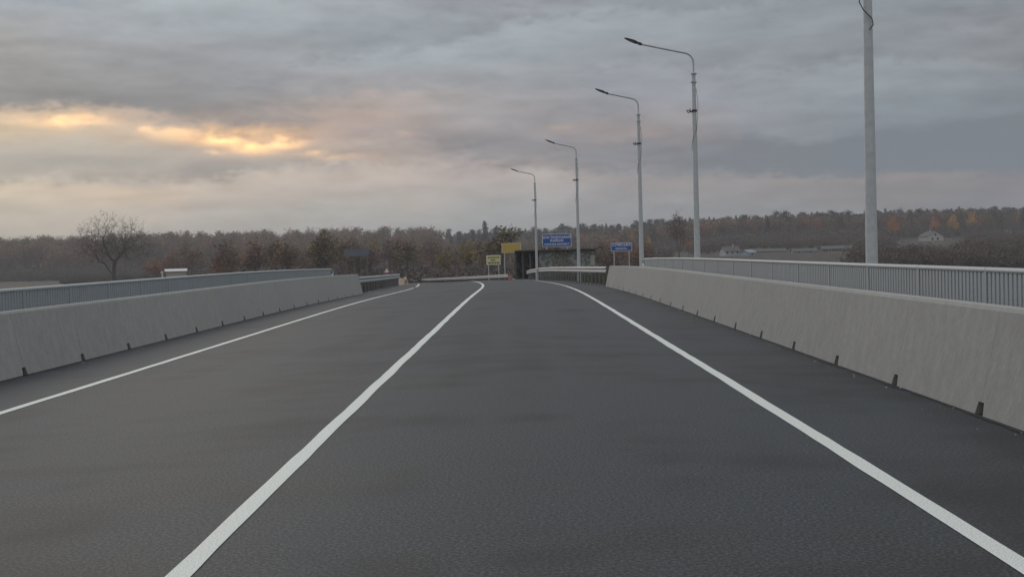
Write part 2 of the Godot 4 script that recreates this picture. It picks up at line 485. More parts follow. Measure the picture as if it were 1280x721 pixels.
# ---- the setting
func setting() -> void:
	# land
	var xs := []
	var zs := []
	for i in 121:
		var t := (i - 60) / 60.0
		xs.append(1150.0 * signf(t) * pow(absf(t), 1.5))
	for i in 121:
		zs.append(-160.0 + 1460.0 * pow(i / 120.0, 1.3))
	var m := Mb.new()
	var grid := []
	var gcol := []
	var nc := fn(9, 0.02, 4)
	for z in zs:
		var row := []
		var crow := []
		for x in xs:
			row.append(Vector3(x, ground(x, z), -z))
			var q := nc.get_noise_2d(x * 0.35, z * 1.6)
			var q2 := nc.get_noise_2d(x + 900.0, z)
			var c := Color(0.085, 0.066, 0.046).lerp(Color(0.15, 0.12, 0.062), smoothstep(-0.15, 0.35, q))
			c = c.lerp(Color(0.055, 0.056, 0.034), smoothstep(0.0, 0.4, q2))
			if x > 20.0:
				c = Color(0.062, 0.046, 0.036).lerp(c, 0.25 + 0.3 * q2)
			crow.append(c)
		grid.append(row)
		gcol.append(crow)
	for j in zs.size() - 1:
		for i in xs.size() - 1:
			for w in [[0, 0], [1, 0], [1, 1], [0, 0], [1, 1], [0, 1]]:
				m.v.append(grid[j + w[0]][i + w[1]])
				m.c.append(gcol[j + w[0]][i + w[1]])
				m.n.append(Vector3.UP)
	struct("ground", m.mesh(), M.soil)
	# road surface
	m = Mb.new()
	var os := [-7.75]
	while os[-1] < 4.55:
		os.append(minf(os[-1] + 0.25, 4.6))
	var rz := zlist(-30.0, 3.0, 1.5) + zlist(3.0, 30.0, 0.15).slice(1) + zlist(30.0, 100.0, 0.4).slice(1) + zlist(100.0, 330.0, 4.0).slice(1)
	var n1 := fn(51, 0.35, 4)
	var n2 := fn(52, 0.12, 3)
	var n3 := fn(53, 0.9, 3)
	var vert := []
	var vcol := []
	for z in rz:
		var r := []
		var cr := []
		for o in os:
			r.append(rp(z, o, 0.0))
			var a := n1.get_noise_2d(o * 1.0, z * 1.5)
			var b := n2.get_noise_2d(o, z)
			var d := n3.get_noise_2d(o * 1.2, z * 1.6)
			var k := 1.0 + 0.6 * a + 0.5 * b + 0.5 * d + 0.5 * n1.get_noise_2d(o * 3.0 + 300.0, z * 0.08)
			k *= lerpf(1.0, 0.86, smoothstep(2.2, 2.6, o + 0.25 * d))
			k = maxf(k, 0.4)
			var warm := n2.get_noise_2d(o * 0.8 + 70.0, z * 0.9 + 33.0)
			# brownish road dust lying in patches on the near left lanes
			var dust := smoothstep(-0.1, 0.3, n2.get_noise_2d(o * 2.5 + 9.0, z * 3.5)) * exp(-pow((o + 2.2) / 3.6, 2.0) - pow((z - 6.2) / 2.4, 2.0))
			warm += 1.5 * dust
			cr.append(Color(k * (1.0 + 0.12 * warm), k, k * (1.0 - 0.16 * warm)))
		vert.append(r)
		vcol.append(cr)
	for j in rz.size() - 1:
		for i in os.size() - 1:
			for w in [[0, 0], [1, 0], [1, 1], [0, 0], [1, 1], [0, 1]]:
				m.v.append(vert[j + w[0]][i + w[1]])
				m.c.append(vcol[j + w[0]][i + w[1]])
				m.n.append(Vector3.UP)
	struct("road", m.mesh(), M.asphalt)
	# painted lines: sheets 4 mm above the asphalt, their edges a little uneven as sprayed
	var ln := fn(61, 0.5, 2)
	for L in [["edge_line", 2.274, 0.06, -30.0, 200.0], ["centre_line", -1.582, 0.062, -30.0, 200.0], ["edge_line", -5.427, 0.06, -30.0, 62.2], ["edge_line", -5.427, 0.06, 65.5, 76.0], ["edge_line", -5.427, 0.06, 79.0, 90.0]]:
		m = Mb.new()
		var lz := zlist(L[3], minf(L[4], 100.0), 0.4)
		if L[4] > 100.0:
			lz += zlist(100.0, L[4], 4.0).slice(1)
		for i in lz.size() - 1:
			var q := []
			for k in [0, 1]:
				var zz: float = lz[i + k]
				var wob: float = 0.01 * ln.get_noise_2d(zz, L[1] * 10.0)
				var wid: float = L[2] * (1.0 + 0.12 * ln.get_noise_2d(zz * 2.0, 50.0 + L[1]))
				q.append(rp(zz, L[1] + wob - wid, 0.004))
				q.append(rp(zz, L[1] + wob + wid, 0.004))
			m.quad(q[0], q[2], q[3], q[1])
		struct(L[0], m.mesh(), M.paint)
	# black bitumen poured into the joint at the foot of each barrier, its edge ragged
	var jn := fn(64, 1.4, 4)
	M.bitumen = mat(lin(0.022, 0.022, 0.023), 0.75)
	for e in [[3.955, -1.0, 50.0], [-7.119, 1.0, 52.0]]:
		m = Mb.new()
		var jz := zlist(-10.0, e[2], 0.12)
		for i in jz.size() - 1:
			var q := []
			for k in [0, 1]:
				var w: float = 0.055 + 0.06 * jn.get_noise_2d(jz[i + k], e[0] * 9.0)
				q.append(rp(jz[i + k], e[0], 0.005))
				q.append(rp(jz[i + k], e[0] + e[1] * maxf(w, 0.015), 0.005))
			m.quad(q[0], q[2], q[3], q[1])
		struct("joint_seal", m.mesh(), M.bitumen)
	# bridge deck and its two walkways
	m = Mb.new()
	var bz := zlist(-30.0, 53.0, 2.0)
	sweep(m, [Vector2(-8.9, -0.9), Vector2(6.4, -0.9), Vector2(6.4, -0.05), Vector2(0, -0.03), Vector2(-8.9, -0.05)], bz)
	struct("bridge_deck", m.mesh(), M.slab)
	m = Mb.new()
	sweep(m, [Vector2(4.62, -0.02), Vector2(6.3, -0.02), Vector2(6.3, 0.13), Vector2(4.62, 0.13)], bz)
	struct("walkway", m.mesh(), M.slab)
	m = Mb.new()
	sweep(m, [Vector2(-8.8, -0.02), Vector2(-7.77, -0.02), Vector2(-7.77, 0.13), Vector2(-8.8, 0.13)], bz)
	struct("walkway", m.mesh(), M.slab)
	m = Mb.new()
	for z in [-20.0, 5.0, 30.0]:
		for x in [-7.0, -1.0, 4.5]:
			m.tube([Vector3(x, -5.8, -z), Vector3(x, -0.85, -z)], [0.5, 0.5], 12)
	struct("bridge_piers", m.mesh(), M.slab)
	# approach embankment
	m = Mb.new()
	var ez := zlist(53.0, 330.0, 4.0)
	var eo := [-26.0, -8.3, -7.7, 0.0, 4.5, 9.0, 30.0]
	var eu := [-9.0, -0.12, -0.06, -0.06, -0.06, -0.12, -9.0]
	for i in ez.size() - 1:
		for k in eo.size() - 1:
			var far0: float = 8.0 * smoothstep(92.0, 100.0, ez[i]) * (1.0 - smoothstep(112.0, 140.0, ez[i]))
			var far1: float = 8.0 * smoothstep(92.0, 100.0, ez[i + 1]) * (1.0 - smoothstep(112.0, 140.0, ez[i + 1]))
			var w0 := [far0 if k >= 5 else 0.0, far0 if k + 1 >= 5 else 0.0]
			var w1 := [far1 if k >= 5 else 0.0, far1 if k + 1 >= 5 else 0.0]
			m.quad_from(rp(ez[i], eo[k] + w0[0], eu[k]), rp(ez[i + 1], eo[k] + w1[0], eu[k]), rp(ez[i + 1], eo[k + 1] + w1[1], eu[k + 1]), rp(ez[i], eo[k + 1] + w0[1], eu[k + 1]), rp(ez[i], 0, -40.0))
	m.quad_from(rp(53, -26, -9), rp(53, -8.3, -0.12), rp(53, 9, -0.12), rp(53, 30, -9), rp(60, 0, -5))
	struct("embankment", m.mesh(), M.verge)

# ---- concrete barriers, railings, lamps
func barrier_segment(m: Mb, side: float, o: float, z0: float, z1: float) -> void:
	# side 1: right barrier, its face towards the road at offset o; the drain notches are cut at both ends of the toe
	var g := 0.0015
	var a := z0 + g
	var b := z1 - g
	var up := [Vector2(0.028, 0.112), Vector2(0.20, 0.895), Vector2(0.225, 0.929), Vector2(0.40, 0.929), Vector2(0.425, 0.90), Vector2(0.49, 0.112)]
	var prof := []
	for p in up:
		prof.append(Vector2(o + side * p.x, p.y))
	sweep(m, prof, zlist(a, b, 1.1))
	var h := []
	for y in [-0.01, 0.112]:
		var cut := 0.085 if y < 0.0 else 0.055
		var inset := 0.0 if y < 0.0 else side * 0.028
		h.append(rp(a + cut, o + inset, y))
		h.append(rp(b - cut, o + inset, y))
		h.append(rp(b - cut, o + side * 0.5, y))
		h.append(rp(a + cut, o + side * 0.5, y))
	var mid := Vector3.ZERO
	for q in h:
		mid += q / 8.0
	for f in [[0, 1, 5, 4], [1, 2, 6, 5], [2, 3, 7, 6], [3, 0, 4, 7], [0, 1, 2, 3]]:
		m.quad_from(h[f[0]], h[f[1]], h[f[2]], h[f[3]], mid)

func road_things() -> void:
	var L := 2.16633
	for s in [[1.0, 3.958, 9.601, 50.0, "long pale concrete barrier with drain notches along the right road edge"], [-1.0, -7.122, 16.115, 52.0, "long grey concrete barrier with drain notches along the left road edge"]]:
		var b := base("concrete_barrier", rp(20.0, s[1], 0.0), s[4], "barrier", "concrete barriers on the bridge")
		var z: float = s[2] - L * 9.0
		while z < s[3] - 0.5:
			var m := Mb.new()
			var t := 1.0 + rng.randf_range(-0.05, 0.05)
			m.col = Color(t, t, t * rng.randf_range(0.98, 1.01))
			var e := minf(z + L, s[3])
			if e > s[3] - 0.5:
				e = s[3]
			barrier_segment(m, s[0], s[1], z, e)
			var p := part("barrier_block", m.mesh(), M.concrete, b, -b.position)
			z += L
			if e == s[3]:
				break
	railing(1.0, 5.135, 4.0, 44.9, "grey metal railing with close upright bars along the right walkway")
	railing(-1.0, -8.338, 11.0, 50.2, "grey metal railing with close upright bars along the left walkway")
	lamps()
	guardrails()

func railing(side: float, o: float, z0: float, z1: float, label: String) -> void:
	var r := base("bridge_railing", rp(z0, o, 0.13), label, "railing", "bridge railings")
	var off := -r.position
	var panels := int(round((z1 - z0) / 2.0))
	var step := (z1 - z0) / panels
	var post := Mb.new()
	post.box(Vector3(0, 0.54, 0), Vector3(0.05, 1.08, 0.05))
	var pm := post.mesh()
	var bar := Mb.new()
	bar.box(Vector3.ZERO, Vector3(0.03, 0.93, 0.068))
	var bm := bar.mesh()
	var late := Mb.new()
	var left := 300
	var top := 1.243
	for i in panels + 1:
		part("post", pm, M.rail, r, rp(z0 + i * step, o, 0.13) + off)
	for i in panels:
		var a := z0 + i * step
		var m := Mb.new()
		m.tube([rp(a + 0.006, o, top - 0.035), rp(a + step * 0.5, o, top - 0.035), rp(a + step - 0.006, o, top - 0.035)], [0.031, 0.031, 0.031], 10)
		part("handrail", m.mesh(), M.handrail, r, off)
		m = Mb.new()
		sweep(m, [Vector2(o - 0.02, 0.22), Vector2(o + 0.02, 0.22), Vector2(o + 0.02, 0.26), Vector2(o - 0.02, 0.26)], [a + 0.03, a + step - 0.03])
		part("bottom_rail", m.mesh(), M.rail, r, off)
		var k := int(round((step - 0.06) / 0.106))
		for j in k:
			var z := a + 0.03 + (step - 0.06) * (j + 0.5) / k
			if left > 0:
				part("baluster", bm, M.rail, r, rp(z, o, 0.715) + off)
				left -= 1
			else:
				late.box(rp(z, o, 0.715) + off, Vector3(0.03, 0.93, 0.068))
	if late.v.size():
		part("far_balusters", late.mesh(), M.rail, r).set_meta("kind", "stuff")
	# rounded end of the handrail
	var bend := Mb.new()
	var pts := []
	for i in 9:
		var t := PI * i / 8.0
		pts.append(rp(z1 + 0.8 * sin(t), o, top - 0.035 - 0.15 * (1.0 - cos(t))))
	var rad := []
	for i in 9:
		rad.append(0.031)
	bend.tube(pts, rad, 8)
	part("handrail_end", bend.mesh(), M.handrail, r, off)

func make_lamp(reach: float) -> Node3D:
	# shaft 7.1 m, then a bent pipe reaching over the road
	var shaft := Mb.new()
	shaft.tube([Vector3(0, 0.02, 0), Vector3(0, 7.1, 0)], [0.106, 0.062], 10)
	var plate := Mb.new()
	plate.box(Vector3(0, 0.012, 0), Vector3(0.4, 0.024, 0.4))
	var collar := Mb.new()
	for y in [6.80, 7.07]:
		collar.tube([Vector3(0, y, 0), Vector3(0, y + 0.03, 0)], [0.105, 0.105], 8)
	var arm := Mb.new()
	var pts := [Vector3(0, 7.0, 0), Vector3(0, 7.45, 0)]
	for i in 8:
		var a := deg_to_rad(90.0 - 12.7) * i / 7.0
		pts.append(Vector3(-0.32 * (1.0 - cos(a)), 7.45 + 0.32 * sin(a), 0))
	var last: Vector3 = pts[-1]
	pts.append(last + Vector3(-(reach - 0.25), (reach - 0.25) * 0.225, 0))
	var rad := []
	for i in pts.size():
		rad.append(0.032)
	arm.tube(pts, rad, 9)
	var tip: Vector3 = pts[-1]
	var dirv := Vector3(-cos(deg_to_rad(22.0)), sin(deg_to_rad(22.0)), 0)
	var upv := Vector3(-dirv.y, dirv.x, 0) * -1.0
	# luminaire: a spigot, then a flat tapering head
	var head := Mb.new()
	var secs := [[-0.04, 0.04, 0.04], [0.02, 0.055, 0.05], [0.07, 0.055, 0.05], [0.10, 0.045, 0.026], [0.13, 0.09, 0.04], [0.26, 0.12, 0.042], [0.44, 0.11, 0.024], [0.56, 0.06, 0.010]]
	for i in secs.size() - 1:
		var p := []
		for e in [secs[i], secs[i + 1]]:
			for q in [[-1, -0.6], [1, -0.6], [1, 0.6], [-1, 0.6]]:
				p.append(tip + dirv * e[0] + Vector3(0, 0, 1) * q[0] * e[1] + upv * q[1] * e[2] * 1.3)
		var mid: Vector3 = tip + dirv * ((secs[i][0] + secs[i + 1][0]) * 0.5)
		for k in 4:
			head.quad_from(p[k], p[(k + 1) % 4], p[4 + (k + 1) % 4], p[4 + k], mid)
		if i == 0:
			head.quad_from(p[0], p[1], p[2], p[3], mid)
		if i == secs.size() - 2:
			head.quad_from(p[4], p[5], p[6], p[7], mid)
	var lens := Mb.new()
	lens.box(tip + dirv * 0.32 - upv * 0.034, Vector3(0.17, 0.012, 0.15), Basis(-dirv, upv, Vector3(0, 0, 1)))
	# hook bracket for the overhead line
	var hook := Mb.new()
	hook.tube([Vector3(0, 5.85, 0), Vector3(0, 5.92, 0)], [0.09, 0.09], 10)
	var hp := []
	for i in 9:
		var a := -0.4 + i * 0.62
		hp.append(Vector3(-0.18 - 0.06 * cos(a), 5.89 - 0.06 * sin(a), 0))
	hook.tube([Vector3(-0.06, 5.84, 0), hp[0]], [0.02, 0.014], 6)
	var hr := []
	for i in 9:
		hr.append(0.014)
	hook.tube(hp, hr, 6)
	var proto := base("street_lamp", Vector3.ZERO, "", "street lamp", "street lamps along the right side")
	part("shaft", shaft.mesh(), M.galv, proto)
	part("base_plate", plate.mesh(), M.galv, proto)
	part("collar", collar.mesh(), M.galv, proto)
	part("arm", arm.mesh(), M.galv, proto)
	var hd := part("lamp_head", head.mesh(), M.lamp, proto)
	part("lens", lens.mesh(), M.lens, hd)
	part("hook_bracket", hook.mesh(), M.lamp, proto)
	return proto

func lamps() -> void:
	var labels := ["nearest lamp post whose top is cut off by the picture", "tall lamp post second nearest, arm reaching left over the road", "lamp post at the far end of the right railing", "lamp post standing behind the right guardrail", "farthest lamp post, standing beside the blue district sign"]
	var spots := [[18.0, 5.80, 0.13, 1.0], [36.6, 6.09, 0.13, 1.0], [47.8, 5.57, 0.13, 1.02], [66.5, 4.01, -0.10, 1.045], [84.6, 1.92, -0.10, 1.045]]
	var long := make_lamp(1.70)
	var short: Node3D
	var cables := []
	for i in 5:
		var at := Vector3(spots[i][1], road_y(spots[i][0]) - 0.0265 * absf(spots[i][1] - road_x(spots[i][0])) + spots[i][2], -spots[i][0])
		var o: Node3D
		if i == 0:
			o = long
			o.position = at
			o.set_meta("label", labels[0])
		elif i == 1:
			o = copy(long, "street_lamp", at, labels[i])
		elif i == 2:
			short = make_lamp(1.30)
			o = short
			o.position = at
			o.set_meta("label", labels[2])
		else:
			o = copy(short, "street_lamp", at, labels[i])
		o.scale.y = spots[i][3]
		var cable := Mb.new()
		if i == 0:
			cable.tube([Vector3(-0.03, 5.6, 0.09), Vector3(-0.13, 5.4, 0.08), Vector3(-0.155, 5.25, 0.07), Vector3(-0.10, 5.12, 0.10), Vector3(0.03, 4.98, 0.11), Vector3(0.05, 4.88, 0.11), Vector3(-0.01, 4.8, 0.11)], [0.009, 0.009, 0.009, 0.009, 0.009, 0.009, 0.009], 5)
		else:
			cable.tube([Vector3(0.07, 6.6, 0.02), Vector3(0.12, 6.2, 0.03), Vector3(0.105, 5.7, 0.03), Vector3(0.06, 5.3, 0.07), Vector3(-0.09, 4.9, 0.06), Vector3(-0.11, 4.6, 0.04)], [0.007, 0.007, 0.007, 0.007, 0.007, 0.007], 5)
		cables.append([cable.mesh(), o])
	for c in cables:
		part("cable", c[0], M.cable, c[1])

func beam_between(r: Node3D, path: Array, height: float) -> void:
	# W-section beam in lengths of about 4 m, on posts; path entries are (z, offset)
	var off := -r.position
	var at := func(z: float) -> float:
		for i in path.size() - 1:
			if z <= path[i + 1][0]:
				return lerpf(path[i][1], path[i + 1][1], (z - path[i][0]) / (path[i + 1][0] - path[i][0]))
		return path[-1][1]
	var wv := [[0.0, 0.0], [0.045, 0.04], [0.05, 0.09], [0.0, 0.14], [0.0, 0.17], [0.05, 0.22], [0.045, 0.27], [0.0, 0.31]]
	var z0: float = path[0][0]
	var z1: float = path[-1][0]
	var sgn := -1.0 if path[0][1] > 0.0 else 1.0
	var n := int(round((z1 - z0) / 4.0))
	for i in n:
		var m := Mb.new()
		var zs := zlist(z0 + (z1 - z0) * i / n, z0 + (z1 - z0) * (i + 1) / n + 0.12, 1.0)
		for k in zs.size() - 1:
			for j in wv.size() - 1:
				var q := []
				for w in [[k, j], [k + 1, j], [k + 1, j + 1], [k, j + 1]]:
					q.append(rp(zs[w[0]], at.call(zs[w[0]]) + sgn * (wv[w[1]][0] + (0.004 if i % 2 else 0.0)), height - 0.31 + wv[w[1]][1]) + off)
				m.quad_from(q[0], q[1], q[2], q[3], rp(zs[k], at.call(zs[k]) - sgn * 0.5, height - 0.15) + off)
		part("beam", m.mesh(), M.beam, r)
	var pm := Mb.new()
	pm.box(Vector3(0, (height - 0.3) / 2.0, 0), Vector3(0.08, height + 0.25, 0.12))
	var p := pm.mesh()
	for z in zlist(z0 + 0.4, z1 - 0.3, 1.33):
		part("post", p, M.beam_dark, r, rp(z, at.call(z) - sgn * 0.1, 0.0) + off)

func guardrails() -> void:
	var r := base("guardrail", rp(50.0, 4.0, 0), "steel guardrail running on from the end of the right concrete barrier", "guardrail", "steel guardrails")
	beam_between(r, [[50.2, 4.05], [58.0, 3.65], [72.0, 3.4], [90.0, 3.8], [95.0, 4.1]], 0.90)
	r = base("guardrail", rp(53.0, -7.4, 0), "short steel guardrail beyond the end of the left concrete barrier", "guardrail", "steel guardrails")
	beam_between(r, [[53.5, -7.5], [65.0, -7.2], [77.0, -6.75]], 0.80)
	r = base("guardrail", rp(86.0, -6.6, 0), "small stretch of guardrail sinking behind the road crest on the left", "guardrail", "steel guardrails")
	beam_between(r, [[84.0, -6.9], [104.0, -6.9]], 0.75)
	r = base("guardrail", rp(106.0, 4.0, 0), "far guardrail curving left across the road end, red and white tip", "guardrail", "steel guardrails")
	beam_between(r, [[107.0, 3.9], [150.0, 3.9], [190.0, 3.9]], 0.75)
	var m := Mb.new()
	m.box(Vector3(0, 0.42, 0), Vector3(0.34, 0.5, 0.2))
	m.box(Vector3(0.3, 0.25, 0), Vector3(0.14, 0.6, 0.14), Basis(Vector3(0, 0, 1), 0.35))
	part("end_terminal", m.mesh(), mat(lin(0.45, 0.22, 0.20), 0.7), r, rp(106.4, 3.95, 0.0) - r.position)
	# tumbled end section on the left
	r = base("crash_barrel", rp(80.0, -6.55, 0), "cream and rust coloured crash cushion at the left guardrail end", "crash cushion")
	m = Mb.new()
	m.tube([Vector3(-0.1, 0.0, 0), Vector3(-0.1, 0.1, 0), Vector3(-0.1, 0.42, 0), Vector3(-0.1, 0.48, 0)], [0.22, 0.26, 0.24, 0.18], 12)
	part("drum", m.mesh(), M.cream, r)
	m = Mb.new()
	m.box(Vector3(0.22, 0.3, 0), Vector3(0.16, 0.6, 0.2), Basis(Vector3(0, 0, 1), 0.25))
	part("board", m.mesh(), M.cream, r)
	m = Mb.new()
	m.box(Vector3(0.25, 0.24, 0.115), Vector3(0.1, 0.26, 0.02), Basis(Vector3(0, 0, 1), 0.25))
	part("stripe", m.mesh(), M.rust, r)

# ---- signs, shelter
func lettering(parent: Node3D, text: String, h: float, at: Vector3, m: Material, wide := 1.0) -> void:
	var t := TextMesh.new()
	var f := SystemFont.new()
	f.font_names = PackedStringArray(["Droid Sans"])
	f.font_weight = 700
	t.font = f
	t.text = text
	t.font_size = 32
	t.pixel_size = h / 23.0
	t.depth = 0.012
	part("lettering", t, m, parent, at, Basis.from_scale(Vector3(wide, 1, 1)))

func sign_board(called: String, x0: float, x1: float, y0: float, y1: float, z: float, gy: float, face: Material, label: String, border := 0.05, group := "") -> Node3D:
	var w := x1 - x0
	var h := y1 - y0
	var r := base(called, Vector3((x0 + x1) / 2.0, gy, -z), label, "sign", group)
	var cy := (y0 + y1) / 2.0 - gy
	var m := Mb.new()
	m.box(Vector3(0, cy, 0), Vector3(w, h, 0.04))
	part("frame", m.mesh(), M.white, r)
	m = Mb.new()
	m.box(Vector3(0, cy, 0.012), Vector3(w - border * 2.0, h - border * 2.0, 0.04))
	part("panel", m.mesh(), face, r)
	for s in [-0.36, 0.36]:
		m = Mb.new()
		m.tube([Vector3(s * w, -0.6, -0.06), Vector3(s * w, y1 - gy - 0.05, -0.06)], [0.045, 0.045], 8)
		part("post", m.mesh(), M.galv, r)
	return r

func roadside() -> void:
	var s := sign_board("district_sign", 3.16, 6.05, 2.32, 3.62, 112.0, -1.0, M.blue, "large blue sign with three white text lines above the bus shelter", 0.05)
	lettering(s, "ШОСТКИНСЬКИЙ", 0.25, Vector3(0, 4.29, 0.035), M.white)
	lettering(s, "РАЙОН", 0.25, Vector3(0, 3.95, 0.035), M.white, 1.1)
	lettering(s, "SHOSTKA DISTRICT", 0.2, Vector3(0, 3.58, 0.035), M.white)
	s = sign_board("region_sign", 10.72, 12.97, 1.77, 2.64, 120.0, -1.2, M.blue, "smaller blue sign with two white text lines, right of the shelter", 0.05)
	lettering(s, "СУМСЬКА", 0.27, Vector3(0, 3.62, 0.035), M.white, 1.15)
	lettering(s, "ОБЛАСТЬ", 0.2, Vector3(-0.05, 3.22, 0.035), M.white)
	s = sign_board("yellow_sign", -2.78, -1.2, 0.6, 1.67, 125.0, -1.3, M.yellow, "pale yellow sign with dark writing, low beside the far guardrail", 0.05)
	rng.seed = 77
	for row in 3:
		var x := -0.58
		while x < 0.5:
			var w := rng.randf_range(0.12, 0.3)
			var m := Mb.new()
			m.box(Vector3(x + w / 2.0, 2.72 - row * 0.3, 0.036), Vector3(w, 0.13, 0.01))
			if row != 1 or (x > -0.35 and x < 0.2):
				part("lettering", m.mesh(), M.ink, s)
			x += w + 0.06
	s = sign_board("amber_sign", -0.98, 1.04, 1.86, 2.88, 118.0, -1.1, M.amber, "blank amber sign on two posts left of the bus shelter", 0.04)
	# white-faced warning triangle past the left guardrail
	var t := base("warning_sign", Vector3(-14.5, -2.2, -130.0), "small triangular warning sign above the left guardrail", "sign")
	for k in [[0.46, 0.0, M.red], [0.33, 0.012, M.white]]:
		var m := Mb.new()
		var c := Vector3(0, 2.36, k[1])
		var p := []
		for i in 3:
			p.append(c + Vector3(sin(TAU * i / 3.0), cos(TAU * i / 3.0), 0) * k[0])
		for i in 3:
			m.quad_from(p[i] - Vector3(0, 0, 0.015), p[(i + 1) % 3] - Vector3(0, 0, 0.015), p[(i + 1) % 3] + Vector3(0, 0, 0.015), p[i] + Vector3(0, 0, 0.015), c)
		for e in [-0.015, 0.015]:
			m.tri_from(p[0] + Vector3(0, 0, e), p[1] + Vector3(0, 0, e), p[2] + Vector3(0, 0, e), c)
		part("border" if k[1] == 0.0 else "panel", m.mesh(), k[2], t)
	var pm := Mb.new()
	pm.tube([Vector3(0, -0.5, -0.06), Vector3(0, 2.7, -0.06)], [0.035, 0.035], 8)
	part("post", pm.mesh(), M.galv, t)
	# back of a hoarding among the trees
	t = base("hoarding", Vector3(-24.15, -4.0, -175.0), "dull blue hoarding on posts among the trees, left of the road", "billboard")
	pm = Mb.new()
	pm.box(Vector3(0, 6.72, 0), Vector3(3.9, 1.15, 0.08), Basis(Vector3(0, 0, 1), 0.03))
	part("board", pm.mesh(), mat(lin(0.14, 0.16, 0.19), 0.8), t)
	for x in [-1.6, -0.5, 0.6, 1.6]:
		pm = Mb.new()
		pm.box(Vector3(x, 3.3, -0.1), Vector3(0.12, 7.6, 0.1))
		part("post", pm.mesh(), M.wall_brown, t)
	shelter()

func shelter() -> void:
	var z := 98.0
	var r := base("bus_shelter", Vector3(4.0, -0.62, -z), "dark weathered bus shelter with flat roof behind the right guardrail", "bus shelter")
	var m := Mb.new()
	m.box(Vector3(-0.05, 0.03, -1.0), Vector3(7.8, 0.12, 3.0))
	part("floor", m.mesh(), M.slab, r)
	m = Mb.new()
	m.box(Vector3(-0.05, 2.58, -0.9), Vector3(7.2, 0.09, 3.0))
	part("roof", m.mesh(), M.roof_dark, r)
	# wall panels facing the road, darker boards at the open left end
	var xs := [-1.6, -0.25, 1.1, 2.45, 3.4]
	for i in 4:
		m = Mb.new()
		m.box(Vector3((xs[i] + xs[i + 1]) / 2.0, 1.31, 0.15 + 0.01 * (i % 2)), Vector3(xs[i + 1] - xs[i] - 0.02, 2.44, 0.1))
		var w := part("wall_panel", m.mesh(), [M.shelter, grained(lin(0.25, 0.24, 0.20), 0.95, 0.0, false, M.shelter.albedo_texture, 0.5), M.shelter, M.shelter][i], r)
	m = Mb.new()
	m.box(Vector3(-0.2, 1.31, -2.3), Vector3(6.9, 2.44, 0.1))
	part("back_wall", m.mesh(), M.shelter, r)
	for x in [-3.65, -3.0, -2.35, -1.75]:
		m = Mb.new()
		m.box(Vector3(x, 1.31, 0.2), Vector3(0.13, 2.44, 0.13))
		part("post", m.mesh(), M.shelter_dark, r)
	m = Mb.new()
	m.box(Vector3(-3.62, 1.31, -1.05), Vector3(0.1, 2.44, 2.2))
	part("side_wall", m.mesh(), M.shelter_dark, r)
	m = Mb.new()
	m.box(Vector3(-2.6, 0.5, -1.9), Vector3(1.7, 0.06, 0.4))
	part("bench", m.mesh(), M.wall_brown, r)
	m = Mb.new()
	m.box(Vector3(3.1, 1.6, 0.26), Vector3(0.36, 0.9, 0.03))
	part("notice", m.mesh(), M.wall_beige, r)

# ---- buildings
func house(called: String, at: Vector3, w: float, d: float, wall_h: float, roof_h: float, turn: float, wall: Material, roof: Material, label: String, windows: int, category := "house", chimney := true) -> Node3D:
	var r := base(called, at, label, category, "buildings of the village")
	r.rotation.y = turn
	var m := Mb.new()
	m.box(Vector3(0, wall_h / 2.0 - 0.5, 0), Vector3(w, wall_h + 1.0, d))
	for s in [-1.0, 1.0]:
		m.tri_from(Vector3(s * w / 2.0, wall_h, -d / 2.0), Vector3(s * w / 2.0, wall_h, d / 2.0), Vector3(s * w / 2.0, wall_h + roof_h, 0), Vector3.ZERO)
	part("wall", m.mesh(), wall, r)
	m = Mb.new()
	var e := 0.4
	for s in [-1.0, 1.0]:
		var lowz: float = s * (d / 2.0 + e)
		var lowy := wall_h - roof_h * e / (d / 2.0)
		m.hexa([Vector3(-w / 2.0 - e, lowy, lowz), Vector3(w / 2.0 + e, lowy, lowz), Vector3(w / 2.0 + e, wall_h + roof_h, 0.01 * s), Vector3(-w / 2.0 - e, wall_h + roof_h, 0.01 * s),
			Vector3(-w / 2.0 - e, lowy + 0.12, lowz), Vector3(w / 2.0 + e, lowy + 0.12, lowz), Vector3(w / 2.0 + e, wall_h + roof_h + 0.12, 0.01 * s), Vector3(-w / 2.0 - e, wall_h + roof_h + 0.12, 0.01 * s)])
	var rf := part("roof", m.mesh(), roof, r)
	if chimney:
		m = Mb.new()
		m.box(Vector3(w * 0.2, wall_h + roof_h + 0.2, 0.5), Vector3(0.6, 1.2, 0.6))
		part("chimney", m.mesh(), M.wall_beige, rf)
	for i in windows:
		var x := -w / 2.0 + w * (i + 0.5) / windows
		m = Mb.new()
		m.box(Vector3(x, wall_h * 0.55, d / 2.0 + 0.02), Vector3(1.1, 1.3, 0.08))
		var f := part("window", m.mesh(), M.white, r)
		m = Mb.new()
		m.box(Vector3(x, wall_h * 0.55, d / 2.0 + 0.05), Vector3(0.85, 1.05, 0.08))
		part("pane", m.mesh(), M.glass, f)
	return r

func on_ground(x: float, z: float) -> Vector3:
	return Vector3(x, ground(x, z), -z)

